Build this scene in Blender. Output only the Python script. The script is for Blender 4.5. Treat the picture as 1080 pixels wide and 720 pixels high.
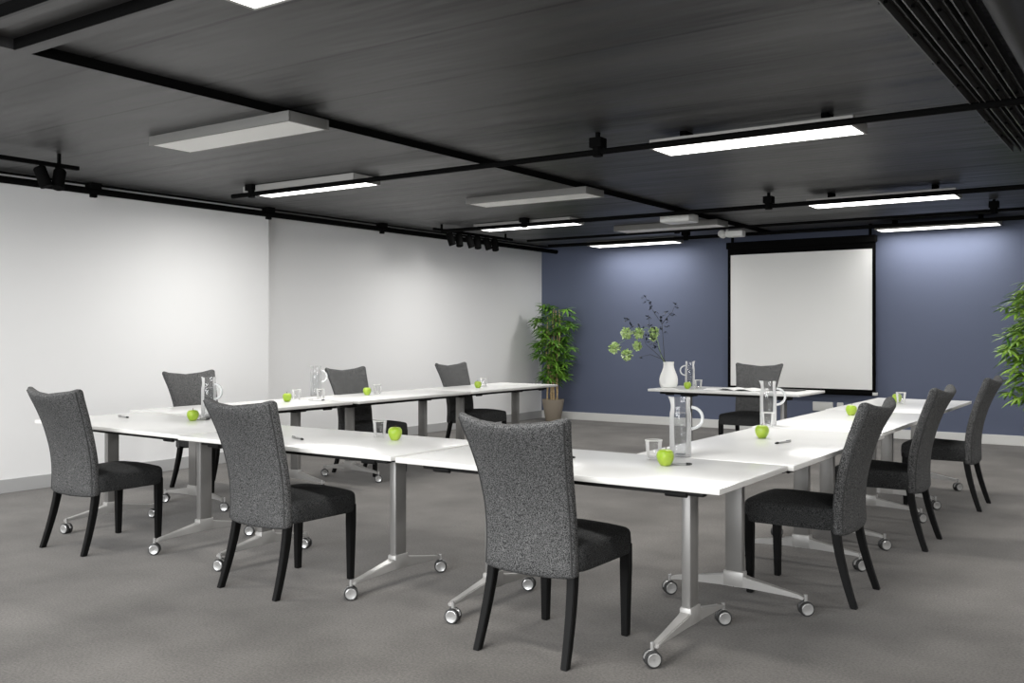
import bpy, bmesh, math, random
from mathutils import Vector, Matrix
PI = math.pi
scene = bpy.context.scene
for o in list(bpy.data.objects):
    bpy.data.objects.remove(o)
COL = scene.collection

# ------------------------------------------------------------------ camera, world, exposure
cam_d = bpy.data.cameras.new('camera'); cam = bpy.data.objects.new('camera', cam_d); COL.objects.link(cam)
scene.camera = cam
cam.location = (0, 0, 1.31)
cam.rotation_euler = (PI/2, 0, math.atan(697/1015))
cam_d.sensor_fit = 'HORIZONTAL'; cam_d.sensor_width = 36; cam_d.lens = 1015/1080*36
cam_d.shift_y = -9/1080; cam_d.clip_start = .05; cam_d.clip_end = 60
w = bpy.data.worlds.new('world'); scene.world = w; w.use_nodes = True
w.node_tree.nodes['Background'].inputs[0].default_value = (.9, .95, 1, 1)
w.node_tree.nodes['Background'].inputs[1].default_value = .05
scene.view_settings.view_transform = 'Standard'; scene.view_settings.look = 'None'
scene.view_settings.gamma = 1; scene.view_settings.use_curve_mapping = False
scene.view_settings.exposure = 0.0
PANEL = 5.0         # glow of the lit diffusers
LAMP_W = 47.0       # watts of the lamp in each lit panel
FILL_W = 450.0    # added fill light from behind the camera, no window there
ld = bpy.data.lights.new('rear_fill', 'AREA'); ld.shape = 'RECTANGLE'; ld.size = 7.5; ld.size_y = 1.7; ld.energy = FILL_W; ld.color = (.96, .98, 1)
lo = bpy.data.objects.new('rear_fill', ld); COL.objects.link(lo); lo.location = (-2.8, -3.45, 1.55); lo.rotation_euler = (PI/2, 0, 0)
lamp_d = bpy.data.lights.new('panel_lamp', 'AREA'); lamp_d.shape = 'RECTANGLE'; lamp_d.size = 1.27; lamp_d.size_y = .28; lamp_d.energy = LAMP_W
lamp_d.spread = math.radians(175); lamp_d.color = (1, .985, .96)
lamp_far = lamp_d.copy(); lamp_far.name = 'panel_lamp_far'; lamp_far.energy = LAMP_W*.3   # dimmed row by the end wall

# ------------------------------------------------------------------ materials
def mat(name, col, rough=.6, metal=0, spec=.5, **k):
    m = bpy.data.materials.new(name); m.use_nodes = True
    b = m.node_tree.nodes['Principled BSDF']
    b.inputs['Base Color'].default_value = (*col, 1); b.inputs['Roughness'].default_value = rough
    b.inputs['Metallic'].default_value = metal; b.inputs['Specular IOR Level'].default_value = spec
    for a, v in k.items():
        b.inputs[a.replace('_', ' ')].default_value = v
    return m
def N(m, t, **k):
    n = m.node_tree.nodes.new(t)
    for a, v in k.items(): setattr(n, a, v)
    return n
def noisy(m, scale, c1, c2, detail=4, lo=.35, hi=.65, bump=0, stretch=None, bscale=None, dist=.002, space='Object'):
    nt = m.node_tree; L = nt.links; b = nt.nodes['Principled BSDF']
    tc = N(m, 'ShaderNodeTexCoord'); mp = N(m, 'ShaderNodeMapping')
    L.new(tc.outputs[space], mp.inputs[0])
    if stretch: mp.inputs['Scale'].default_value = stretch
    n = N(m, 'ShaderNodeTexNoise'); n.inputs['Scale'].default_value = scale; n.inputs['Detail'].default_value = detail
    L.new(mp.outputs[0], n.inputs['Vector'])
    r = N(m, 'ShaderNodeValToRGB'); r.color_ramp.elements[0].position = lo; r.color_ramp.elements[1].position = hi
    r.color_ramp.elements[0].color = (*c1, 1); r.color_ramp.elements[1].color = (*c2, 1)
    L.new(n.outputs[0], r.inputs[0]); L.new(r.outputs[0], b.inputs['Base Color'])
    if bump:
        n2 = n
        if bscale:
            n2 = N(m, 'ShaderNodeTexNoise'); n2.inputs['Scale'].default_value = bscale; L.new(mp.outputs[0], n2.inputs['Vector'])
        bp = N(m, 'ShaderNodeBump'); bp.inputs['Strength'].default_value = bump; bp.inputs['Distance'].default_value = dist
        L.new(n2.outputs[0], bp.inputs['Height']); L.new(bp.outputs[0], b.inputs['Normal'])
    return m, n, r
def g(v): return (v, v, v)
M = {}
M['wall'] = mat('white_wall_paint', (.84, .84, .838), .85)
M['blue'] = mat('slate_blue_paint', (.108, .128, .195), .75)
M['wall_dark'] = mat('charcoal_wall_paint', (.26, .26, .26), .8)
M['base_grey'] = mat('grey_skirting', (.42, .42, .42), .6)
M['base_white'] = mat('white_skirting', (.72, .72, .70), .5)
# carpet: two octaves of mottling
m = mat('carpet', g(.1), .95, spec=.15, Sheen_Weight=.2, Sheen_Roughness=.4)
_, n1, r1 = noisy(m, 1.9, (.084, .077, .069), (.166, .155, .142), 7, .28, .74, bump=.2, bscale=260, dist=.004)
L = m.node_tree.links
n3 = N(m, 'ShaderNodeTexNoise'); n3.inputs['Scale'].default_value = 95; n3.inputs['Detail'].default_value = 5
tc = N(m, 'ShaderNodeTexCoord'); L.new(tc.outputs['Object'], n3.inputs['Vector'])
r3 = N(m, 'ShaderNodeValToRGB'); r3.color_ramp.elements[0].position = .3; r3.color_ramp.elements[1].position = .7
r3.color_ramp.elements[0].color = (.66, .66, .66, 1); r3.color_ramp.elements[1].color = (1.25, 1.25, 1.25, 1)
L.new(n3.outputs[0], r3.inputs[0])
mx = N(m, 'ShaderNodeMix', data_type='RGBA', blend_type='MULTIPLY'); mx.inputs[0].default_value = 1
L.new(r1.outputs[0], mx.inputs[6]); L.new(r3.outputs[0], mx.inputs[7])
L.new(mx.outputs[2], m.node_tree.nodes['Principled BSDF'].inputs['Base Color'])
M['carpet'] = m
# dark painted ceiling boards with fine joints running across the room
m = mat('dark_ceiling_paint', g(.05), .42, spec=.42)
_, n1, r1 = noisy(m, 1.6, (.024, .024, .025), (.062, .062, .063), 6, .32, .7, bump=.7, stretch=(.30, 1.8, 1), bscale=3, dist=.035)
r1n = [x for x in m.node_tree.nodes if x.type == 'BSDF_PRINCIPLED'][0]
L = m.node_tree.links
tc = N(m, 'ShaderNodeTexCoord'); sp = N(m, 'ShaderNodeSeparateXYZ'); L.new(tc.outputs['Object'], sp.inputs[0])
pp = N(m, 'ShaderNodeMath', operation='PINGPONG'); pp.inputs[1].default_value = .325
ad = N(m, 'ShaderNodeMath', operation='ADD'); ad.inputs[1].default_value = 20+.355+.295
L.new(sp.outputs['Y'], ad.inputs[0]); L.new(ad.outputs[0], pp.inputs[0])
lt = N(m, 'ShaderNodeMath', operation='LESS_THAN'); lt.inputs[1].default_value = .011; L.new(pp.outputs[0], lt.inputs[0])
mx = N(m, 'ShaderNodeMix', data_type='RGBA'); L.new(lt.outputs[0], mx.inputs[0])
L.new(r1.outputs[0], mx.inputs[6]); mx.inputs[7].default_value = (.004, .004, .004, 1)
L.new(mx.outputs[2], r1n.inputs['Base Color'])
M['ceil'] = m
M['black'] = mat('step_shade_black', g(.004), .8, spec=.03)
M['tray'] = mat('dark_grey_steel', g(.02), .6, spec=.3)
M['trayrim'] = mat('tray_edge_steel', g(.09), .4)
M['duct'] = mat('duct_paint', g(.03), .5, spec=.3)
M['frame'] = mat('light_frame', (.62, .62, .60), .45)
M['housing_dark'] = mat('unlit_housing', (.17, .168, .16), .6)
M['housing'] = mat('light_housing', (.36, .355, .34), .6)
M['unlit'] = mat('unlit_diffuser', (.92, .92, .90), .6)
m = mat('lit_diffuser', (1, 1, 1), .5); b = m.node_tree.nodes['Principled BSDF']
b.inputs['Emission Color'].default_value = (1, .985, .96, 1); b.inputs['Emission Strength'].default_value = PANEL
M['lit'] = m
M['top'] = mat('white_laminate', (.77, .77, .755), .24, spec=.45)
M['edge'] = mat('white_edge_band', (.76, .755, .73), .4)
M['beam'] = mat('black_steel', g(.008), .6, spec=.25)
M['post'] = mat('silver_powder_coat', (.27, .264, .255), .42, metal=.4)
M['foot'] = mat('silver_cast', (.46, .452, .438), .4, metal=.35)
M['chrome'] = mat('caster_grey', (.62, .62, .61), .25, metal=.6)
M['tread'] = mat('caster_tread', g(.035), .5)
M['wood'] = mat('black_wood', g(.0035), .55, spec=.18)
m = mat('grey_tweed', g(.1), .92, spec=.2)
noisy(m, 300, (.020, .0205, .021), (.165, .165, .165), 4, .39, .64, bump=.6, stretch=(1, .7, .7), dist=.002)
M['tweed'] = m
m = mat('darker_tweed', g(.05), .92, spec=.2)  # seat cloth: the backrest tweed in a darker tone
noisy(m, 300, (.010, .0105, .0105), (.075, .076, .077), 3, .42, .64, bump=.6, dist=.002)
M['tweed_dark'] = m
M['seam'] = mat('dark_piping', g(.045), .9)
m = mat('apple_green', (.36, .55, .03), .3, spec=.5)
noisy(m, 14, (.27, .43, .02), (.42, .54, .07), 3, .35, .7)
M['apple'] = m
M['stalk'] = mat('brown_stalk', (.08, .05, .02), .7)
M['ceramic'] = mat('white_ceramic', (.82, .82, .80), .3)
M['pot'] = mat('taupe_pot', (.27, .23, .18), .75)
M['soil'] = mat('soil', (.03, .02, .015), .95)
m = mat('cane', (.52, .38, .20), .6); noisy(m, 9, (.40, .27, .13), (.62, .48, .27), 2, .3, .7, stretch=(1, 1, 3)); M['cane'] = m
def leafmat(name, c1, c2, sc=7):
    m = mat(name, c1, .45, spec=.4); noisy(m, sc, c1, c2, 2, .35, .65)
    return m
M['leaf'] = leafmat('palm_leaf', (.04, .13, .018), (.20, .40, .045), 8)
M['leaf2'] = leafmat('bright_leaf', (.05, .15, .02), (.30, .48, .06), 9)
M['darkleaf'] = leafmat('dark_leaf', (.008, .012, .022), (.02, .03, .045))
M['bloom'] = leafmat('green_bloom', (.34, .52, .14), (.72, .84, .46), 60)
M['twig'] = mat('dark_twig', (.03, .035, .03), .7)
M['gtwig'] = mat('green_twig', (.28, .42, .18), .6)
M['paper'] = mat('white_paper', (.82, .82, .80), .7)
M['folder'] = mat('dark_folder', g(.05), .5)
M['pen'] = mat('silver_pen', (.45, .45, .45), .3, metal=.7)
M['pentip'] = mat('black_pen_tip', g(.01), .4)
M['screen'] = mat('screen_white', (.93, .93, .91), .75)
M['plastic'] = mat('white_plastic', (.70, .70, .68), .4)
M['lens'] = mat('lens_glass', g(.01), .1)
# thin clear glass: see-through, glossy, refracted light imitated by whitened edges
m = bpy.data.materials.new('thin_glass'); m.use_nodes = True; nt = m.node_tree; nt.nodes.clear()
out = nt.nodes.new('ShaderNodeOutputMaterial'); mixn = nt.nodes.new('ShaderNodeMixShader'); mix2 = nt.nodes.new('ShaderNodeMixShader'); mix2.inputs[0].default_value = .55; df_ = nt.nodes.new('ShaderNodeBsdfTranslucent'); df_.inputs[0].default_value = (.95, .95, .95, 1)
tr = nt.nodes.new('ShaderNodeBsdfTransparent'); tr.inputs[0].default_value = (.985, .985, .985, 1)
gl = nt.nodes.new('ShaderNodeBsdfGlossy'); gl.inputs['Roughness'].default_value = .03
lw = nt.nodes.new('ShaderNodeLayerWeight'); lw.inputs[0].default_value = .36
nt.links.new(lw.outputs['Fresnel'], mixn.inputs[0]); nt.links.new(tr.outputs[0], mixn.inputs[1]); nt.links.new(gl.outputs[0], mix2.inputs[1]); nt.links.new(df_.outputs[0], mix2.inputs[2]); nt.links.new(mix2.outputs[0], mixn.inputs[2])
nt.links.new(mixn.outputs[0], out.inputs[0]); M['glass'] = m
m = m.copy(); m.name = 'clear_water'; M['water'] = m
for n_ in m.node_tree.nodes:
    if n_.type == 'BSDF_TRANSPARENT': n_.inputs[0].default_value = (.90, .91, .915, 1)
    if n_.type == 'LAYER_WEIGHT': n_.inputs[0].default_value = .22

# ------------------------------------------------------------------ helpers
def finish(name, bm, m, parent=None, smooth=35, extra=()):
    me = bpy.data.meshes.new(name); bm.normal_update(); bm.to_mesh(me); bm.free()
    me.materials.append(M[m] if isinstance(m, str) else m)
    for e in extra: me.materials.append(M[e])
    if smooth:
        me.shade_smooth(); me.set_sharp_from_angle(angle=math.radians(smooth))
    o = bpy.data.objects.new(name, me); COL.objects.link(o)
    if parent is not None: o.parent = parent
    return o
def tag(o, label, cat, group=None):
    o['label'] = label; o['category'] = cat
    if group: o['group'] = group
    return o
def thing(name, label, cat, loc=(0, 0, 0), rz=0, group=None):
    o = bpy.data.objects.new(name, None); COL.objects.link(o); o.empty_display_size = .1
    o.location = loc; o.rotation_euler = (0, 0, rz)
    return tag(o, label, cat, group)
def dup(root, loc, rz, label, group=None):
    r = root.copy(); COL.objects.link(r); r.location = loc; r.rotation_euler = (0, 0, rz); r['label'] = label
    if group: r['group'] = group
    for ch in list(root.children):
        c = ch.copy(); COL.objects.link(c); c.parent = r
        for gg in list(ch.children):
            d = gg.copy(); COL.objects.link(d); d.parent = c
    return r
def box(bm, x0, x1, y0, y1, z0, z1, bev=0, mi=0, seg=2):
    b = bmesh.new() if bev else bm
    vs = [b.verts.new(p) for p in ((x0,y0,z0),(x1,y0,z0),(x1,y1,z0),(x0,y1,z0),(x0,y0,z1),(x1,y0,z1),(x1,y1,z1),(x0,y1,z1))]
    fs = [b.faces.new([vs[i] for i in q]) for q in ((3,2,1,0),(4,5,6,7),(0,1,5,4),(1,2,6,5),(2,3,7,6),(3,0,4,7))]
    for f_ in fs: f_.material_index = mi
    if bev:
        bmesh.ops.bevel(b, geom=b.edges[:], offset=bev, segments=seg, affect='EDGES', profile=.5, clamp_overlap=True)
        join(bm, b)
def join(bm, b, mtx=None):
    if mtx is not None: b.transform(mtx)
    me = bpy.data.meshes.new('tmp'); b.to_mesh(me); b.free(); bm.from_mesh(me); bpy.data.meshes.remove(me)
def rings(bm, rs, cap0=True, cap1=True, closed=True, mi=0):
    """skin a list of rings of points"""
    V = [[bm.verts.new(p) for p in r] for r in rs]; n = len(V[0])
    for a, b in zip(V, V[1:]):
        for i in range(n if closed else n-1):
            j = (i+1) % n
            f_ = bm.faces.new((a[i], a[j], b[j], b[i])); f_.material_index = mi
    if cap0: bm.faces.new(V[0][::-1]).material_index = mi
    if cap1: bm.faces.new(V[-1]).material_index = mi
    return V
def lathe(bm, prof, n=24, c=(0, 0), mi=0, cap0=False, cap1=False):
    rs = [[(c[0]+r*math.cos(2*PI*i/n), c[1]+r*math.sin(2*PI*i/n), z) for i in range(n)] for r, z in prof]
    return rings(bm, rs, cap0, cap1, mi=mi)
def tube(bm, pts, rad, n=10, mi=0, cap=True):
    pts = [Vector(p) for p in pts]; rs = []
    rad = rad if isinstance(rad, (list, tuple)) else [rad]*len(pts)
    up = None
    for i, p in enumerate(pts):
        t = (pts[min(i+1, len(pts)-1)] - pts[max(i-1, 0)]).normalized()
        if up is None:
            up = t.orthogonal().normalized()
        u = (up - t*up.dot(t)).normalized(); up = u; v = t.cross(u)
        rs.append([p + (u*math.cos(2*PI*k/n) + v*math.sin(2*PI*k/n))*rad[i] for k in range(n)])
    rings(bm, rs, cap, cap, mi=mi)
def sweep_rect(bm, secs, bev=0):
    """secs: list of (centre, half-width vector, half-height vector); square tube through them"""
    b = bmesh.new()
    rings(b, [[Vector(c)-Vector(w_)-Vector(h_), Vector(c)+Vector(w_)-Vector(h_), Vector(c)+Vector(w_)+Vector(h_), Vector(c)-Vector(w_)+Vector(h_)] for c, w_, h_ in secs])
    bmesh.ops.recalc_face_normals(b, faces=b.faces[:])
    if bev:
        bmesh.ops.bevel(b, geom=[e for e in b.edges if e.calc_face_angle(0) > .6], offset=bev, segments=2, affect='EDGES')
    join(bm, b)
def one(name, m, parent=None, smooth=35):
    """decorator: builds one mesh object"""
    def deco(fn):
        bm = bmesh.new(); fn(bm); return finish(name, bm, m, parent, smooth)
    return deco
def struct(o): o['kind'] = 'structure'; return o

# ------------------------------------------------------------------ the room
XW, XW2, YB, ZL, ZR = -7.88, -8.06, 12.55, 2.62, 2.67
XR, YR, ZT = 2.6, -3.6, 2.85
@one('floor', 'carpet', smooth=0)
def fl(bm): box(bm, XW2-.15, XR+.1, YR-.1, YB+.1, -.06, 0)
struct(fl)
@one('wall_left', 'wall', smooth=0)
def wl(bm):
    box(bm, XW2-.15, XW, YR, 6.93, 0, ZT)
    box(bm, XW2-.15, XW2, 6.93, YB, 0, ZT)
struct(wl)
@one('wall_back', 'blue', smooth=0)
def wb(bm): box(bm, XW2-.15, XR, YB, YB+.1, 0, ZT)
struct(wb)
@one('wall_right', 'wall_dark', smooth=0)
def wr(bm): box(bm, XR, XR+.1, YR, YB+.1, 0, ZT)
struct(wr)
@one('wall_front', 'wall', smooth=0)
def wf(bm): box(bm, XW2-.15, XR+.1, YR-.1, YR, 0, ZT)
struct(wf)
@one('baseboard_left', 'base_grey', smooth=0)
def b1(bm):
    box(bm, XW, XW+.014, YR, 6.944, 0, .112, .003)
    box(bm, XW2, XW2+.014, 6.93, YB, 0, .112, .003)
struct(b1)
@one('baseboard_back', 'base_white', smooth=0)
def b2(bm): box(bm, XW2+.014, XR, YB-.016, YB, 0, .115, .003)
struct(b2)
@one('baseboard_right', 'base_white', smooth=0)
def b3(bm): box(bm, XR-.016, XR, YR, YB-.016, 0, .115, .003)
struct(b3)
# ceiling: a low dark slab on the left, shallow coffers to the right between low cross strips
XS = -4.42
@one('ceiling', 'ceil', smooth=0)
def ce(bm):
    box(bm, XW2-.15, XS, YR, YB, ZL, ZT)                       # low slab
    box(bm, XS, XR, YR, YB, ZR, ZT)                       # coffer tops
    for y0, y1 in ((-1.3, -1.12), (2.09, 2.17), (2.37, 2.45)):
        box(bm, XS, XR, y0, y1, ZL, ZR)                   # low strips across
    box(bm, -.42, -.22, YR, YB, ZL-.002, ZR)              # edge of the service zone
struct(ce)
@one('step_shade_1', 'black', smooth=0)      # black strip painting in the shade on the slab's step face
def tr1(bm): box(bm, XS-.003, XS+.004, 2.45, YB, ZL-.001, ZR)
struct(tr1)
@one('step_shade_2', 'black', smooth=0)  # shade on the cross strip's near face, painted as a black strip
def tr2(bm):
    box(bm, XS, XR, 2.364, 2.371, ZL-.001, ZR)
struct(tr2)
@one('step_shade_3', 'black', smooth=0)  # same painted shade on the nearer cross strip
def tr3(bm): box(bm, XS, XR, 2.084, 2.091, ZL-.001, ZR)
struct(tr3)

# ------------------------------------------------------------------ ceiling lights
ln = 1.345; wd = .33
def make_light(lit, label, group):
    t = thing('ceiling_light', label, 'light', group=group)
    @one('frame', 'housing' if lit else 'housing_dark', t)
    def _(bm):
        z0, z1, e = 0, .062, .016
        box(bm, 0, ln, 0, e, z0, z1, .002); box(bm, 0, ln, wd-e, wd, z0, z1, .002)
        box(bm, 0, e, e, wd-e, z0, z1, .002); box(bm, ln-e, ln, e, wd-e, z0, z1, .002)
        box(bm, e, ln-e, e, wd-e, .03, z1)
    @one('diffuser', 'lit' if lit else 'unlit', t, 0)
    def _(bm): box(bm, .014, ln-.014, .014, wd-.014, .003, .028)
    return t
lit0 = make_light(True, 'x', 'lit ceiling light panels'); unl0 = make_light(False, 'x', 'unlit ceiling light panels')
lit_spots = [
 (-2.92, 2.17, 'glowing ceiling panel cut by the top edge of the photo'),
 (-6.84, 5.72, 'glowing ceiling panel on the left, above the second chair row by the white wall'),
 (-2.92, 5.89, 'large glowing ceiling panel in the upper right, nearest whole lit one'),
 (-6.92, 9.26, 'slim glowing ceiling panel beside the cluster of black spotlights'),
 (-2.95, 9.36, 'glowing ceiling panel to the right of the projector, above the top of the screen'),
 (-6.92, 11.98, 'small glowing ceiling panel over the blue wall between the corner plant and the screen'),
 (-2.97, 12.06, 'small glowing ceiling panel just right of the screen top, above the blue wall'),
 (-6.84, 2.17, 'added glowing ceiling panel beyond the left edge of the photo'),  # from here on: unseen panels, added to brighten the room
 (.9, 2.17, 'added glowing ceiling panel beyond the right edge near the camera'),
 (.9, 5.89, 'added glowing ceiling panel beyond the right edge, second row'),
 (.9, 9.36, 'added glowing ceiling panel beyond the right edge, third row'),
 (.9, 12.06, 'added glowing ceiling panel beyond the right edge, by the blue wall'),
 (-2.92, -1.6, 'added glowing ceiling panel behind the camera, middle'),
 (-6.84, -1.6, 'added glowing ceiling panel behind the camera, left'),
 (.9, -1.6, 'added glowing ceiling panel behind the camera, right'),
]
GZ = 2.552
for i, (x, y, lab) in enumerate(lit_spots):
    if i == 0: o = lit0; o.location = (x, y, GZ); o['label'] = lab
    else: o = dup(lit0, (x, y, GZ), 0, lab)
    zc = ZL if x < XS else ZR
    for xx in (.2, ln-.2):
        @one('mounting', 'black', o)
        def _(bm): box(bm, xx-.02, xx+.02, .10, wd-.10, .060, zc-GZ)
    lp = bpy.data.objects.new('panel_lamp', lamp_far if y > 11 else lamp_d); COL.objects.link(lp); lp.location = (x+ln/2, y+wd/2, GZ-.004)
for i, (x, y, lab) in enumerate([
 (-5.63, 3.92, 'large unlit white ceiling panel in the upper left'),
 (-5.66, 7.45, 'unlit white ceiling panel in the middle of the ceiling, beside the long dark step'),
 (-5.66, 10.45, 'unlit white ceiling panel farthest back, partly behind the white ceiling box')]):
    if i == 0: o = unl0; o.location = (x, y, ZL-.062); o['label'] = lab
    else: o = dup(unl0, (x, y, ZL-.062), 0, lab)
ZP = 2.52

# ------------------------------------------------------------------ conduits, wall pipe, trays, duct, tracks
def conduit(name, label, x0, x1, y, z, r, hang, ztop=None, group='black conduits under the ceiling'):
    t = thing(name, label, 'pipe', ((x0+x1)/2, y, z), group=group)
    @one('tube', 'black', t)
    def _(bm): tube(bm, [(x0-(x0+x1)/2, 0, 0), (x1-(x0+x1)/2, 0, 0)], r, 12)
    for hx in hang:
        X = hx-(x0+x1)/2; zt = (ZL if hx < XS else ZR) - z
        @one('hanger', 'black', t)
        def _(bm):
            box(bm, X-.045, X+.045, -.045, .045, .028, .095, .004)
            tube(bm, [(X, 0, -.03), (X, 0, .04)], .036, 10)
            box(bm, X-.012, X+.012, -.012, .012, .09, zt)
    return t
conduit('ceiling_conduit', 'black conduit across the ceiling along the nearest row of lit panels', -6.98, 1.2, 5.72, 2.538, .020, (-6.72, -3.22))
conduit('ceiling_conduit', 'black conduit across the ceiling along the second row of lit panels', -7.30, 1.2, 9.13, 2.542, .022, (-6.1, -3.24))
conduit('ceiling_conduit', 'thin black conduit crossing the ceiling beyond the projector', -7.2, 1.2, 10.85, 2.555, .016, (-5.0, -1.5))
conduit('ceiling_conduit', 'black conduit nearest the blue wall', -7.3, 1.2, 11.55, 2.54, .022, (-5.2, -.9))
t = thing('wall_pipe', 'long black pipe running along the top of the white left wall', 'pipe', (-7.79, 5, 2.55))
@one('tube', 'black', t)
def _(bm):
    tube(bm, [(0, -6, 0), (0, 7.6, 0)], .030, 14)
    tube(bm, [(.0, -6, .055), (.0, 7.3, .055)], .010, 8)
for y in (-1.5, 4.87, 6.85, 8.6):
    @one('hanger', 'black', t)
    def _(bm):
        box(bm, -.05, .05, y-5-.05, y-5+.05, .02, .07, .004); box(bm, -.018, .018, y-5-.03, y-5+.03, -.055, .0, .006)
def track(label, x, y0, y1, z, heads):
    t = thing('track_light', label, 'spotlight', (x, (y0+y1)/2, z), group='black track spotlights'); ym = (y0+y1)/2
    @one('track', 'black', t)
    def _(bm):
        box(bm, -.018, .018, y0-ym, y1-ym, -.012, .018, .003)
        for yy in (y0+.15, y1-.15): box(bm, -.01, .01, yy-ym-.01, yy-ym+.01, .018, ZL-z)
    for hy, tilt in heads:
        @one('lamp_head', 'black', t)
        def _(bm):
            b = bmesh.new(); lathe(b, [(.005, -.075), (.042, -.075), (.044, -.07), (.044, .065), (.036, .075), (.004, .075)], 16)
            join(bm, b, Matrix.Translation((.03, hy-ym, -.10)) @ Matrix.Rotation(tilt, 4, 'X') @ Matrix.Rotation(-.25, 4, 'Y'))
            tube(bm, [(0, hy-ym, -.01), (.01, hy-ym, -.07)], .011, 8)
track('pair of black spotlights on a short track at the top left corner', -6.72, 2.8, 4.08, 2.53, ((3.79, .25), (3.91, -.3)))
track('long track with three pairs of black spotlights near the far white wall', -7.28, 8.95, 10.6, 2.55,
      ((9.24, .2), (9.41, -.2), (9.63, .2), (9.79, -.2), (10.0, .2), (10.17, -.2)))
for i, x in enumerate((-.90, -.825, -.75, -.675)):
    t = thing('cable_tray', ['cable tray farthest left of the four dark trays at the upper right',
        'second cable tray from the left of the four dark trays at the upper right',
        'third cable tray from the left of the four dark trays at the upper right',
        'cable tray nearest the round duct at the upper right'][i], 'cable tray', (x, 3, 2.575), group='dark cable trays under the ceiling')
    @one('channel', 'tray', t)
    def _(bm):
        def X(y): return -.012*math.sin((y+3)/4.4*PI*.5)*2
        ys = [-5, -2.5, 0, 1, 2, 3, 4.4-.04*i]
        for x0, x1, z0, z1 in ((-.004, .045, .02, .026), ):
            sweep_rect(bm, [((X(y)+(x0+x1)/2, y, (z0+z1)/2), ((x1-x0)/2, 0, 0), (0, 0, (z1-z0)/2)) for y in ys])
    for s in (0, 1):
        @one('rim', 'trayrim' if s == 0 else 'tray', t)
        def _(bm):
            xx = -.006 + s*.048
            sweep_rect(bm, [((xx, y, .0), (.003, 0, 0), (0, 0, .026)) for y in (-5, -2, 0, 2, 4.4-.04*i)])
    for k in range(9):
        y = -.2 + k*.5 + i*.11
        @one('bolt', 'black', t)
        def _(bm): tube(bm, [(-.022, y, -.012), (.01, y, -.012)], .006, 6)
    for y in (-1, 3):
        @one('bracket', 'black', t)
        def _(bm): box(bm, .01, .03, y, y+.02, .02, ZR-2.575)
@one('round_duct', 'duct')
def du(bm):
    tube(bm, [(-.49, -3.2, 2.49), (-.49, 5.9, 2.49)], .062, 24)
    for y in (-2, 1.0, 4.0): box(bm, -.50, -.48, y-.02, y+.02, 2.5, ZL)
tag(du, 'smooth grey round duct at the upper right edge of the photo', 'duct')
# projector and small ceiling camera
t = thing('projector_housing', 'white box hanging under the ceiling in front of the farthest unlit panel', 'projector', (-4.40, 9.6, 2.50))
@one('body', 'plastic', t)
def _(bm): box(bm, -.17, .17, -.13, .13, 0, .085, .012)
@one('mounting', 'black', t)
def _(bm): box(bm, -.04, .04, -.04, .04, .085, ZL-2.50)
t = thing('ceiling_camera', 'small white ceiling camera on an arm in front of the screen top', 'camera', (-4.42, 11.12, 2.47))
@one('body', 'plastic', t)
def _(bm): box(bm, -.05, .17, -.06, .06, 0, .075, .014)
@one('head', 'plastic', t)
def _(bm):
    b = bmesh.new(); lathe(b, [(.004, -.045), (.04, -.045), (.045, -.03), (.045, .03), (.03, .045), (.004, .045)], 16)
    join(bm, b, Matrix.Translation((-.11, 0, .045)) @ Matrix.Rotation(PI/2-.3, 4, 'X'))
@one('mounting', 'plastic', t)
def _(bm): tube(bm, [(-.05, 0, .05), (-.03, 0, ZL-2.47)], .016, 10); tube(bm, [(-.11, 0, .04), (0, 0, .04)], .016, 8)

# ------------------------------------------------------------------ projection screen
t = thing('projection_screen', 'white projection screen with black borders in front of the blue wall', 'screen', (-4.01, 12.42, 0))
@one('fabric', 'screen', t, 0)
def _(bm): box(bm, -.925, .925, -.004, .004, .60, 2.36)
@one('border', 'black', t, 0)
def _(bm):
    box(bm, -.965, -.925, -.006, .006, .56, 2.44); box(bm, .925, .965, -.006, .006, .56, 2.44)
    box(bm, -.925, .925, -.006, .006, 2.36, 2.44); box(bm, -.925, .925, -.006, .006, .575, .60)
@one('bottom_bar', 'black', t)
def _(bm): box(bm, -.98, .98, -.02, .02, .525, .575, .008)
@one('case', 'black', t)
def _(bm):
    box(bm, -.975, .975, -.05, .05, 2.44, 2.53, .01)
    for x in (-.9, .9): box(bm, x-.015, x+.015, -.015, .015, 2.53, ZL if x < -.39 else ZR)
@one('bar_end_cap', 'plastic', t)
def _(bm): box(bm, .93, .99, -.024, .024, .53, .57, .006)
@one('wall_socket_panel', 'plastic')
def so(bm):
    box(bm, -3.86, -3.60, YB-.035, YB, .30, .42, .01)
    box(bm, -3.55, -3.47, YB-.03, YB, .32, .42, .01)
tag(so, 'pale grey socket panel low on the blue wall below the screen', 'socket panel')

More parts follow.
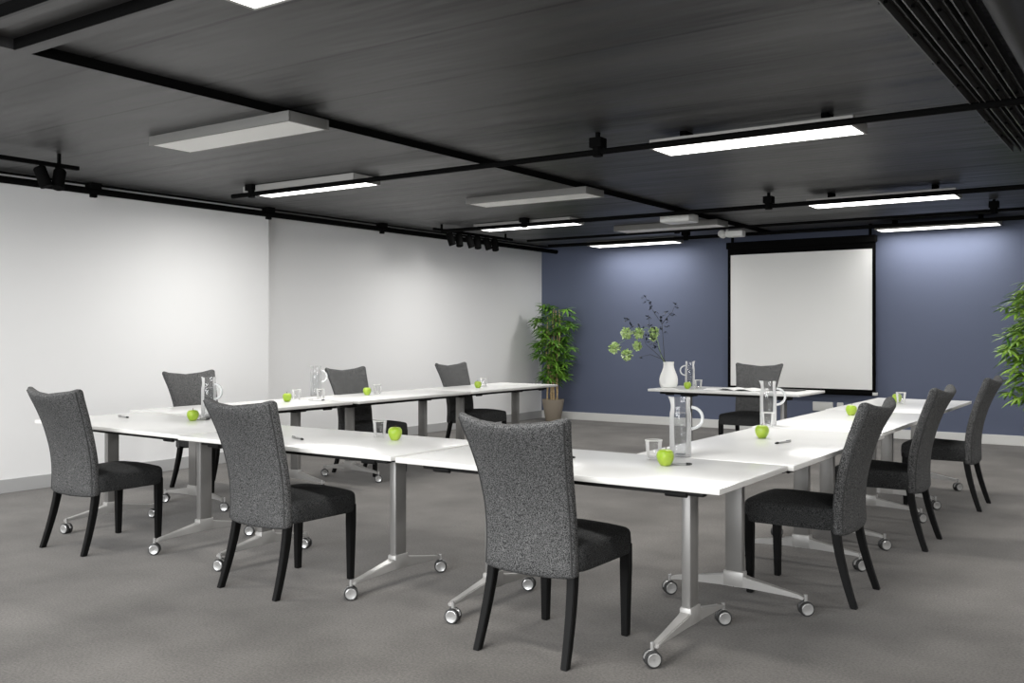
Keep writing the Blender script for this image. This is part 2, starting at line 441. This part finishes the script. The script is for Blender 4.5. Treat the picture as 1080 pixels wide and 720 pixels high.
# ------------------------------------------------------------------ tables
TL, TW, TH = 1.595, .765, .73
def make_caster(t, x, y, ang):
    c = bmesh.new()
    b = bmesh.new()
    # hood and stem: local x = axle
    tube(b, [(0, 0, .055), (0, 0, .098)], .008, 10)
    hood = []
    for k in range(9):
        a = PI*k/8
        hood.append([(-.006, .031*math.cos(a)+.004, .036+.031*math.sin(a)), (.006, .031*math.cos(a)+.004, .036+.031*math.sin(a)), (.006, .016*math.cos(a), .034+.016*math.sin(a)), (-.006, .016*math.cos(a), .034+.016*math.sin(a))])
    rings(b, hood)
    tube(b, [(-.022, 0, .034), (.022, 0, .034)], .006, 8)
    join(c, b, Matrix.Translation((x, y, 0)) @ Matrix.Rotation(ang, 4, 'Z') @ Matrix.Translation((0, .012, 0)))
    o = finish('caster', c, 'chrome', t)
    for s in (-1, 1):
        c = bmesh.new(); b = bmesh.new()
        lathe(b, [(.004, .010), (.018, .011), (.0245, .0125), (.027, .0115)], 24, mi=1)     # pale hub
        lathe(b, [(.027, .0112), (.0315, .0105), (.034, .006), (.034, -.006), (.030, -.009), (.004, -.009)], 20)
        bmesh.ops.remove_doubles(b, verts=b.verts[:], dist=.0001)
        join(c, b, Matrix.Translation((x, y, 0)) @ Matrix.Rotation(ang, 4, 'Z') @ Matrix.Translation((s*.0145, .012, .034)) @ Matrix.Rotation(s*PI/2, 4, 'Y'))
        finish('wheel', c, 'tread', o, extra=('chrome',))
def make_table(label, group, seed=1, face=-1.0):
    rnd = random.Random(seed)
    t = thing('folding_table', label, 'table', group=group)
    bm = bmesh.new(); box(bm, -TL/2, TL/2, -TW/2, TW/2, TH-.024, TH, .0035)
    for f_ in bm.faces:
        if abs(f_.normal.z) < .5: f_.material_index = 1
    bm.normal_update()
    for f_ in bm.faces: f_.material_index = 0 if f_.normal.z > .5 else 1
    finish('tabletop', bm, 'top', t, extra=('edge',))
    for s in (-1, 1):
        @one('rail', 'beam', t)
        def _(bm): box(bm, -TL/2+.10, TL/2-.10, s*(TW/2-.10)-.018, s*(TW/2-.10)+.018, TH-.052, TH-.0245, .002)
    for s in (-1, 1):
        lx = s*(TL/2-.288)
        @one('flip_bracket', 'beam', t)
        def _(bm):
            box(bm, lx-.03, lx+.03, -TW/2+.118, TW/2-.118, TH-.050, TH-.0245, .004)
            box(bm, lx-.075, lx+.075, -.055, .055, TH-.085, TH-.0255, .006)
            tube(bm, [(lx+s*.03, -.30, TH-.05), (lx+s*.12, -.30, TH-.05)], .011, 8)
        @one('post', 'post', t)
        def _(bm): box(bm, lx-.0215, lx+.0215, -.044, .044, .125, TH-.075, .009)
        @one('foot', 'foot', t)
        def _(bm):
            for d in (-1, 1):
                secs = []
                for yy, zt, zb, hw in ((0, .150, .088, .026), (.045, .146, .090, .026), (.07, .138, .090, .025), (.16, .122, .086, .021), (.25, .106, .082, .018), (.31, .096, .078, .0165), (.335, .088, .072, .015)):
                    secs.append(((lx, d*yy, (zt+zb)/2), (hw, 0, 0), (0, 0, (zt-zb)/2)))
                sweep_rect(bm, secs, .004)
            box(bm, lx-.0275, lx+.0275, -.052, .052, .09, .165, .008)
        for d in (-1, 1):
            make_caster(t, lx, d*.332, face+rnd.uniform(-.4, .4)+rnd.choice([0, PI]))
    return t
tb0 = make_table('x', 'wheeled white tables set in a U')
tb1 = make_table('x', 'wheeled white tables set in a U', 5, .57)
CX = -1.775; LX = -6.09
tables = [
 (-2.185, 3.765, 0, 'white wheeled table at the near right corner, under the largest water jug'),
 (-3.83, 3.79, 0, 'white wheeled table in the middle of the near row, holding an apple and a glass'),
 (-5.455, 3.85, -.03, 'white wheeled table at the left end of the near row'),
 (CX+.03, 4.955, PI/2, 'white wheeled table on the right side next to the near corner'),
 (CX+.0, 6.565, -PI/2, 'white wheeled table in the middle of the right side'),
 (CX-.02, 8.175, PI/2, 'white wheeled table at the far end of the right side'),
 (LX, 5.14, PI/2, 'white wheeled table on the left side next to the near row, partly behind a chair'),
 (LX+.005, 6.80, -PI/2, 'white wheeled table in the middle of the left side'),
 (LX-.01, 8.44, PI/2, 'white wheeled table at the far end of the left side, pointing at the corner plant'),
 (-3.69, 9.40, -.02, 'white head table in front of the projection screen, holding the vase'),
]
for i, (x, y, r, lab) in enumerate(tables):
    if i == 0: tb0.location = (x, y, 0); tb0.rotation_euler.z = r; tb0['label'] = lab
    elif i == 3: tb1.location = (x, y, 0); tb1.rotation_euler.z = r; tb1['label'] = lab
    else: dup(tb1 if abs(r) > 1 else tb0, (x, y, 0), r, lab)

# ------------------------------------------------------------------ chairs (local: back feet at y=0, faces +y)
def prof_y(z):      # back surface of the backrest, at the centre line
    P = [(.34, .050), (.45, .054), (.55, .048), (.65, .029), (.75, .002), (.85, -.036), (.97, -.100)]
    for (z0, y0), (z1, y1) in zip(P, P[1:]):
        if z <= z1: return y0 + (y1-y0)*(z-z0)/(z1-z0)
    return P[-1][1]
def smooth_y(z): return sum(prof_y(min(.97, max(.34, z+d))) for d in (-.04, -.02, 0, .02, .04))/5
def half_w(z):
    P = [(.34, .220), (.5, .215), (.62, .216), (.74, .224), (.85, .240), (.97, .267)]
    for (z0, y0), (z1, y1) in zip(P, P[1:]):
        if z <= z1: return y0 + (y1-y0)*(z-z0)/(z1-z0)
    return P[-1][1]
def make_chair():
    t = thing('dining_chair', 'x', 'chair', group='grey upholstered chairs around the tables')
    n = 44
    def ring(z, inset, thick):
        hw = half_w(z)-inset; th = (thick-2*inset)/2; r = []
        for k in range(n):
            a = 2*PI*k/n
            ca, sa = math.cos(a), math.sin(a)
            x = hw*math.copysign(abs(ca)**.32, ca); yy = th*math.copysign(abs(sa)**.55, sa)
            u = x/.25
            cy = smooth_y(z)+thick/2 - (.022+.016*max(0, (z-.6)/.37))*(1-u*u)
            zz = z + ((.036*max(0, (z-.70)/.27)**2))*(abs(u)**2.2) - (.036*max(0, (z-.70)/.27)**2)*.55 + .012*max(0, (.45-z)/.11)*(u*u)
            r.append((x, cy+yy, zz))
        return r
    th = .066
    bm = bmesh.new()
    rs = [ring(.328, .028, th), ring(.329, .014, th), ring(.335, .004, th)]
    rs += [ring(.345 + .605*k/16, 0, th) for k in range(17)]
    rs += [ring(.958, .003, th), ring(.966, .011, th), ring(.970, .022, th), ring(.971, .030, th)]
    rings(bm, rs)
    back = finish('backrest', bm, 'tweed', t, 60)
    for s in (-1, 1):
        bm = bmesh.new()
        pts = []
        for k in range(20):
            z = .352 + .6*k/19; x = s*(half_w(z)-.012); u = x/.25
            zz = z + ((.036*max(0, (z-.70)/.27)**2))*(abs(u)**2.2) - (.036*max(0, (z-.70)/.27)**2)*.55
            pts.append((x, smooth_y(z) - (.022+.016*max(0, (z-.6)/.37))*(1-u*u) + .008, zz))
        tube(bm, pts, .0035, 6)
        finish('seam', bm, 'seam', back)
    # seat
    bm = bmesh.new()
    def sring(z, ins, crown=0):
        r = []
        for k in range(n):
            a = 2*PI*k/n; ca, sa = math.cos(a), math.sin(a)
            x = (.232-ins)*math.copysign(abs(ca)**.22, ca); y = .315 + (.238-ins)*math.copysign(abs(sa)**.22, sa)
            r.append((x, y, z + crown*(1-(x/.235)**2)*(.4+.6*min(1, max(0, (y-.08)/.3)))))
        return r
    rs = [sring(.358, .012), sring(.360, .003), sring(.370, 0), sring(.41, -.002), sring(.445, 0), sring(.457, .004, .002), sring(.464, .013, .005), sring(.468, .045, .014), sring(.469, .10, .022), sring(.469, .16, .026), sring(.469, .21, .028)]
    rings(bm, rs)
    finish('seat', bm, 'tweed_dark', t, 60)
    for s in (-1, 1):
        @one('leg', 'wood', t)
        def _(bm):
            sweep_rect(bm, [((s*.205, .515, .40), (.021, 0, 0), (0, .021, 0)), ((s*.205, .515, .30), (.021, 0, 0), (0, .021, 0)), ((s*.205, .512, .0), (.0155, 0, 0), (0, .0155, 0))], .003)
    for s in (-1, 1):
        @one('leg', 'wood', t)
        def _(bm):
            secs = []
            for k in range(9):
                z = .40*(1-k/8); q = 1-z/.40
                secs.append(((s*(.190+.022*q), .088-.095*q**1.5+.004, z), (.019-.004*q, 0, 0), (0, .021-.005*q, 0)))
            sweep_rect(bm, secs, .003)
    return t
ch = make_chair()
chairs = [
 (-2.16, 3.205, .0, 'grey tweed chair nearest the camera, seen from behind at the front of the near row'),
 (-3.83, 3.235, -.02, 'grey tweed chair seen from behind, middle of the three at the near row'),
 (-5.48, 3.23, .02, 'grey tweed chair seen from behind, leftmost of the three at the near row'),
 (-1.25, 4.90, PI/2, 'grey chair on the right side nearest the camera, whole seat and legs showing'),
 (-1.225, 6.37, PI/2, 'grey chair in the middle of the right side, between two other chairs'),
 (-1.17, 7.97, PI/2, 'grey chair farthest back on the right side, its back against the blue wall in view'),
 (-7.00, 5.31, -PI/2, 'grey chair by the white wall behind the nearest left water jug'),
 (-6.50, 6.72, -PI/2, 'grey chair by the white wall in the middle, behind an apple'),
 (-6.50, 8.36, -PI/2, 'grey chair by the white wall farthest back, nearest the corner plant'),
 (-3.68, 10.02, PI, 'grey chair behind the head table in front of the projection screen'),
]
for i, (x, y, r, lab) in enumerate(chairs):
    if i == 0: ch.location = (x, y, 0); ch.rotation_euler.z = r; ch['label'] = lab
    else: dup(ch, (x, y, 0), r, lab)

# ------------------------------------------------------------------ things on the tables
def make_apple():
    t = thing('green_apple', 'x', 'apple', group='green apples on the tables')
    bm = bmesh.new()
    prof = [(.003, .004), (.012, .001), (.018, .000), (.025, .006), (.032, .018), (.037, .032), (.0385, .044), (.036, .057), (.029, .067), (.020, .0705), (.012, .068), (.006, .062), (.002, .059)]
    V = lathe(bm, prof, 24)
    for v in bm.verts:
        a = math.atan2(v.co.y, v.co.x); v.co.x *= 1+.02*math.cos(5*a); v.co.y *= 1+.02*math.cos(5*a)
    finish('fruit', bm, 'apple', t, 80)
    bm = bmesh.new(); tube(bm, [(0, 0, .058), (.001, 0, .07), (.005, .002, .083)], [.0016, .0014, .002], 6)
    finish('stalk', bm, 'stalk', t)
    return t
ap = make_apple()
def at(d): return None
apples = [(-1.83, 3.85, 'green apple on the near right corner table, beside the largest jug'),
 (-3.47, 3.935, 'green apple beside a tumbler on the middle table of the near row'),
 (-5.34, 4.05, 'green apple in front of the left water jug, between two chair backs'),
 (-6.16, 5.62, 'green apple on the left side table beside a small cluster of glasses'),
 (-6.20, 6.64, 'green apple in front of the middle chair by the white wall'),
 (-6.04, 8.16, 'green apple on the left side table farthest back, right of the last wall chair'),
 (-1.87, 5.16, 'green apple on the right side table, in front of the second water jug'),
 (-1.87, 6.95, 'green apple left of the back of the nearest right side chair'),
 (-1.90, 8.45, 'green apple on the right side farthest back, beside a tumbler'),
 (-4.16, 9.28, 'green apple on the head table in front of its jug')]
for i, (x, y, lab) in enumerate(apples):
    if i == 0: ap.location = (x, y, TH); ap['label'] = lab
    else: dup(ap, (x, y, TH), i*.9, lab)
def make_glass():
    t = thing('drinking_glass', 'x', 'glass', group='clear tumblers on the tables')
    bm = bmesh.new()
    lathe(bm, [(.001, 0), (.029, 0), (.031, .004), (.0385, .088), (.0395, .092), (.0375, .092), (.0365, .088), (.029, .014), (.020, .010), (.001, .010)], 28)
    finish('tumbler', bm, 'glass', t, 50)
    bm = bmesh.new(); lathe(bm, [(.0385, .0885), (.0402, .0900), (.0402, .0925), (.0385, .0935), (.0372, .0925)], 28)
    finish('rim', bm, 'frame', t)
    return t
gs = make_glass()
glasses = [(-3.64, 4.00, 'tumbler left of the apple on the middle table of the near row'),
 (-1.955, 3.99, 'tumbler behind the apple on the near right corner table'),
 (-6.22, 5.78, 'tumbler right of the apple on the left side table nearest the camera'),
 (-6.21, 6.79, 'tumbler right of the apple in front of the middle wall chair'),
 (-6.14, 8.40, 'tumbler beside the farthest apple on the left side tables'),
 (-2.05, 5.76, 'tumbler at the foot of the second water jug on the right side'),
 (-1.84, 8.32, 'tumbler farthest back on the right side, next to an apple'),
 (-4.06, 9.33, 'tumbler on the head table right of its apple'),
 (-6.10, 5.95, 'second tumbler in the small cluster left of the wall side jug')]
for i, (x, y, lab) in enumerate(glasses):
    if i == 0: gs.location = (x, y, TH); gs['label'] = lab
    else: dup(gs, (x, y, TH), 0, lab)
def make_jug():
    t = thing('water_jug', 'x', 'jug', group='glass water jugs on the tables')
    bm = bmesh.new()
    out_p = [(.002, 0), (.046, 0), (.050, .005), (.0505, .02), (.0505, .185), (.0495, .205), (.0455, .222), (.0445, .24), (.0455, .265), (.047, .278)]
    inn = [(.045, .278), (.0435, .265), (.0425, .24), (.0435, .222), (.047, .203), (.0485, .185), (.0485, .016), (.044, .010), (.002, .010)]
    V = lathe(bm, out_p+inn, 36)
    for v in bm.verts:      # pulled-out spout on the left
        a = math.atan2(v.co.y, v.co.x)
        if v.co.z > .255:
            k = max(0, math.cos(a-PI))**10 * (v.co.z-.255)/.023
            v.co.x -= .011*k; v.co.z += .004*k
    finish('body', bm, 'glass', t, 50)
    bm = bmesh.new()
    lathe(bm, [(.001, .011), (.044, .011), (.048, .018), (.048, .185), (.0462, .197), (.043, .206), (.001, .2065)], 36)
    finish('water', bm, 'water', t, 50)
    bm = bmesh.new(); pts = []
    for k in range(15):
        a = PI/2 - PI*k/14
        pts.append((.050+.052*math.cos(a), 0, .182+.050*math.sin(a)))
    tube(bm, pts, .0075, 10)
    finish('handle', bm, 'handle_glass', t, 60)
    return t
M['handle_glass'] = mat('handle_glass', (.86, .88, .88), .08, Transmission_Weight=.35, IOR=1.45)
jg = make_jug(); YAW = math.atan(697/1015)
jugs = [(-1.905, 4.17, YAW-.1, 'largest glass water jug, on the near right corner table'),
 (-2.09, 5.88, YAW-.15, 'glass water jug on the right side with its handle over the dark gap'),
 (-5.42, 4.24, YAW-.3, 'glass water jug on the left, in front of a chair by the white wall'),
 (-6.50, 6.28, YAW-.1, 'glass water jug by the white wall, left of the middle wall chair'),
 (-4.235, 9.51, YAW+PI, 'glass water jug on the head table beside the vase')]
for i, (x, y, r, lab) in enumerate(jugs):
    if i == 0: jg.location = (x, y, TH); jg.rotation_euler.z = r; jg['label'] = lab
    else: dup(jg, (x, y, TH), r, lab)
def make_pen():
    t = thing('pen', 'x', 'pen', group='silver pens on the tables')
    bm = bmesh.new(); tube(bm, [(-.07, 0, .006), (-.06, 0, .006), (.045, 0, .006)], [.004, .0055, .0055], 10); finish('barrel', bm, 'pen', t, 50)
    bm = bmesh.new(); tube(bm, [(.045, 0, .006), (.062, 0, .006), (.072, 0, .006)], [.0062, .0055, .002], 10); finish('tip', bm, 'pentip', t, 50)
    bm = bmesh.new(); box(bm, -.068, -.03, -.0015, .0015, .011, .0135); finish('clip', bm, 'pentip', t)
    return t
pn = make_pen()
pens = [(-3.94, 3.67, -.30, 'silver pen lying in front of the middle chair of the near row'),
 (-5.93, 3.93, -.10, 'silver pen on the left end table of the near row'),
 (-1.80, 3.86+.03, -.62+1.1, 'pen lying behind the apple on the near right corner table'),
 (-2.34, 3.80, .45, 'pen tip showing right of the nearest chair back'),
 (-1.69, 4.98, PI+1.3, 'pen with black tip on the right side table near the second jug'),
 (-5.36, 4.12, .5, 'pen lying behind the apple in front of the left water jug'),
 (-6.05, 5.85, .5, 'pen near the small cluster of glasses on the left side')]
for i, (x, y, r, lab) in enumerate(pens):
    if i == 0: pn.location = (x, y, TH); pn.rotation_euler.z = r; pn['label'] = lab
    else: dup(pn, (x, y, TH), r, lab)
# open booklet and folder on the head table
t = thing('open_booklet', 'open white booklet on the head table in front of the chair', 'booklet', (-3.62, 9.36, TH), -.05)
for s in (-1, 1):
    bm = bmesh.new(); top = []; bot = []
    K = 10
    rs = []
    for k in range(K+1):
        q = k/K; x = s*q*.215; z = .004 + .020*math.sin(PI*min(1, q*1.15))*(1-q*.4) + (.0 if q < .9 else 0)
        rs.append([(x, -.15, z), (x, .15, z), (x, .15, max(0.001, z-.003)), (x, -.15, max(.001, z-.003))])
    rings(bm, rs); bmesh.ops.recalc_face_normals(bm, faces=bm.faces[:]); finish('page', bm, 'paper', t, 60)
@one('cover', 'folder', t)
def _(bm): box(bm, -.22, .22, -.152, .152, .0, .0015)
@one('paper_sheet', 'paper')
def ps(bm): box(bm, -.105, .105, -.148, .148, 0, .003)
ps.location = (-3.88, 9.34, TH); ps.rotation_euler.z = .25
tag(ps, 'loose white paper left of the open booklet on the head table', 'paper')
@one('dark_folder', 'folder')
def df(bm): box(bm, -.15, .15, -.11, .11, 0, .012, .003)
df.location = (-3.20, 9.55, TH); df.rotation_euler.z = -.1
tag(df, 'dark flat folder on the head table right of the booklet', 'folder')
# folding strut under the head table
# ------------------------------------------------------------------ vase with branches
VX, VY = -4.43, 9.40
@one('vase', 'ceramic', smooth=60)
def va(bm):
    V = lathe(bm, [(.002, 0), (.075, 0), (.088, .008), (.097, .045), (.098, .085), (.090, .125), (.072, .17), (.058, .21), (.054, .245), (.058, .272), (.052, .272), (.049, .245), (.052, .21), (.066, .17), (.002, .12)], 32)
va.location = (VX, VY, TH)
tag(va, 'white ceramic vase on the left of the head table', 'vase')
RV = Vector((math.cos(YAW), math.sin(YAW), 0)); FV = Vector((-math.sin(YAW), math.cos(YAW), 0)); S = .00163   # metres per zoomed pixel at the vase
def vp(px, py, d=0):     # offsets from the vase mouth, measured in the plane facing the room
    return RV*((px-445)*S) + FV*d + Vector((0, 0, (485-py)*S))
def leaf(bm, p, dirv, ln_, wd_, curl=.2):
    dirv = Vector(dirv).normalized(); side = dirv.cross(Vector((random.uniform(-.4, .4), random.uniform(-.4, .4), 1))).normalized(); nrm = side.cross(dirv)
    pts = []
    for q, w_ in ((0, .05), (.25, .75), (.5, 1), (.75, .7), (1, .03)):
        c = Vector(p)+dirv*ln_*q - nrm*0 + Vector((0, 0, -curl*ln_*q*q))
        pts.append((c-side*wd_*w_/2, c+nrm*wd_*.12*w_, c+side*wd_*w_/2))
    V = [[bm.verts.new(a) for a in r] for r in pts]
    for a, b in zip(V, V[1:]):
        bm.faces.new((a[0], a[1], b[1], b[0])); bm.faces.new((a[1], a[2], b[2], b[1]))
random.seed(4)
MZ = Vector((VX, VY, TH+.275))
def branch(name, label, stems, leaves, mat_t, mat_l, lsize, grp, part='foliage'):
    t = thing(name, label, 'branch', MZ, group=grp)
    bm = bmesh.new()
    for st in stems:
        tube(bm, [vp(*p) for p in st], [.0035 - .0022*i/(len(st)-1) for i in range(len(st))], 6)
    finish('stem', bm, mat_t, t, 60)
    if leaves:
        bm = bmesh.new()
        for (px, py, d) in leaves:
            for k in range(4):
                p = vp(px, py, d)+Vector([random.uniform(-.012, .012) for _ in range(3)])
                leaf(bm, p, (random.uniform(-1, 1), random.uniform(-1, 1), random.uniform(-.6, 1)), random.uniform(.7, 1.2)*lsize, lsize*.55)
        finish(part, bm, mat_l, t, 60)
    return t
D_ = -.0
branch('dark_branch', 'tall upright branch with small dark leaves in the vase', 
  [[(442, 560, 0), (418, 470, .0), (408, 300, .02), (403, 240, .02), (372, 195, .0), (345, 160, -.02), (318, 115, -.03), (290, 60, -.02)], [(403, 240, .02), (440, 195, .05), (475, 160, .06), (495, 115, .08)]],
  [(290, 62, -.02), (293, 90, -.02), (320, 100, -.03), (325, 132, -.03), (352, 158, -.02), (395, 190, .0), (398, 212, .01), (430, 162, .04), (458, 180, .05), (488, 178, .06), (497, 115, .08), (500, 132, .08), (440, 222, .04), (433, 255, .03), (405, 272, .02), (428, 292, .02)],
  'twig', 'darkleaf', .040, 'dark leafed branches in the vase')
branch('dark_branch', 'leaning branch with dark leaves in the middle of the vase arrangement',
  [[(448, 560, 0), (410, 470, -.02), (370, 390, -.04), (335, 330, -.05), (312, 260, -.06), (308, 185, -.06)]],
  [(308, 190, -.06), (322, 205, -.06), (305, 243, -.06), (318, 255, -.06), (340, 255, -.05), (316, 292, -.06), (345, 285, -.04), (298, 320, -.06), (328, 325, -.05), (318, 355, -.05), (350, 345, -.04), (355, 385, -.04), (340, 370, -.04)],
  'twig', 'darkleaf', .040, 'dark leafed branches in the vase')
branch('dark_branch', 'low branch reaching left with few dark leaves in the vase',
  [[(440, 560, 0), (405, 470, -.0), (350, 420, -.03), (290, 370, -.06), (265, 290, -.08), (240, 240, -.09)], [(405, 470, 0), (330, 440, .05), (262, 455, .07)]],
  [(236, 242, -.09), (245, 252, -.09), (262, 268, -.08), (160, 205, -.1), (155, 222, -.1), (190, 240, -.1), (195, 262, -.1), (262, 458, .07)],
  'twig', 'darkleaf', .040, 'dark leafed branches in the vase')
gb = branch('flower_branch', 'arching branch with pale green blossom clusters in the vase',
  [[(452, 560, 0), (400, 450, .03), (375, 340, .04), (355, 290, .04), (300, 262, .02), (250, 285, .0), (200, 280, -.02), (165, 300, -.03), (155, 345, -.03), (90, 385, -.04)], [(250, 285, 0), (242, 340, 0), (235, 385, 0), (205, 415, 0), (170, 440, -.01)]],
  [], 'gtwig', None, 0, None)
for (px, py, d, r) in ((168, 300, -.03, .056), (88, 392, -.04, .058), (170, 442, -.01, .052), (250, 300, 0, .050), (240, 380, 0, .036), (352, 292, .04, .046), (345, 325, .03, .03)):
    bm = bmesh.new(); c = vp(px, py, d)
    for k in range(120):
        v = Vector([random.gauss(0, 1) for _ in range(3)]).normalized()
        leaf(bm, c+v*r*random.uniform(.35, .95), v+Vector([random.uniform(-.8, .8) for _ in range(3)]), .030, .030, .1)
    finish('blossom', bm, 'bloom', gb, 60)

# ------------------------------------------------------------------ potted plants
def potted(name, label, loc, seed, lm, H=1.84, spread=.30, nc=6, pot_h=.33):
    random.seed(seed)
    t = thing(name, label, 'plant', loc)
    bm = bmesh.new(); lathe(bm, [(.002, 0), (.105, 0), (.112, .01), (.150, pot_h-.10), (.162, pot_h-.02), (.162, pot_h), (.150, pot_h), (.145, pot_h-.05), (.002, pot_h-.055)], 32)
    finish('pot', bm, 'pot', t)
    bm = bmesh.new(); lathe(bm, [(.143, pot_h-.062), (.143, pot_h-.048), (.001, pot_h-.040)], 24); finish('soil', bm, 'soil', t)
    heads = []
    for i in range(nc):
        a = 2*PI*i/nc+random.uniform(-.3, .3); r0 = random.uniform(.02, .08); r1 = random.uniform(.04, .13)
        hz = H*(1 - .10*random.random()) - .1 if i < 3 else H*random.uniform(.72, .92)
        p0 = Vector((r0*math.cos(a), r0*math.sin(a), pot_h-.06)); p1 = Vector((r1*math.cos(a), r1*math.sin(a), hz))
        pts = [p0.lerp(p1, q/8)+Vector((.012*math.sin(q*1.3+i), .012*math.cos(q*1.1+i), 0)) for q in range(9)]
        bm = bmesh.new(); tube(bm, pts, [.013-.006*q/8 for q in range(9)], 8)
        for q in range(1, 9):     # joints
            tube(bm, [pts[q]-Vector((0, 0, .006)), pts[q]+Vector((0, 0, .006))], .0155-.006*q/8, 8)
        finish('cane', bm, 'cane', t, 50)
        heads.append(pts)
    bm = bmesh.new()
    for hi, pts in enumerate(heads):
        zs = pts[-1].z; z = .58
        while z < zs+.05:
            q = min(.999, (z-pts[0].z)/(zs-pts[0].z)); k = min(7, int(q*8)); base = pts[k].lerp(pts[k+1], q*8-k)
            base.z = z
            a = random.uniform(0, 2*PI); env = (1 if z > .85 else .72); R_ = spread*random.uniform(.35, 1)*env
            tip = base+Vector((math.cos(a)*R_*.55, math.sin(a)*R_*.55, random.uniform(-.01, .08)))
            tube(bm, [base, tip], .0025, 4)
            nl = random.randint(7, 10)
            for j in range(nl):
                aa = a + (j-(nl-1)/2)*.55; up = random.uniform(-.35, .55)
                leaf(bm, tip, (math.cos(aa), math.sin(aa), up), random.uniform(.13, .20), .034, .35)
            z += random.uniform(.034, .062)
    finish('foliage', bm, lm, t, 0)
    return t
potted('potted_bamboo', 'tall potted bamboo palm in a taupe pot in the far corner', (-7.57, 12.10, 0), 11, 'leaf', 1.83, .42, 7)
potted('potted_bamboo', 'leafy green plant at the right edge of the photo', (-1.12, 11.3, 0), 23, 'leaf2', 1.93, .62, 9)
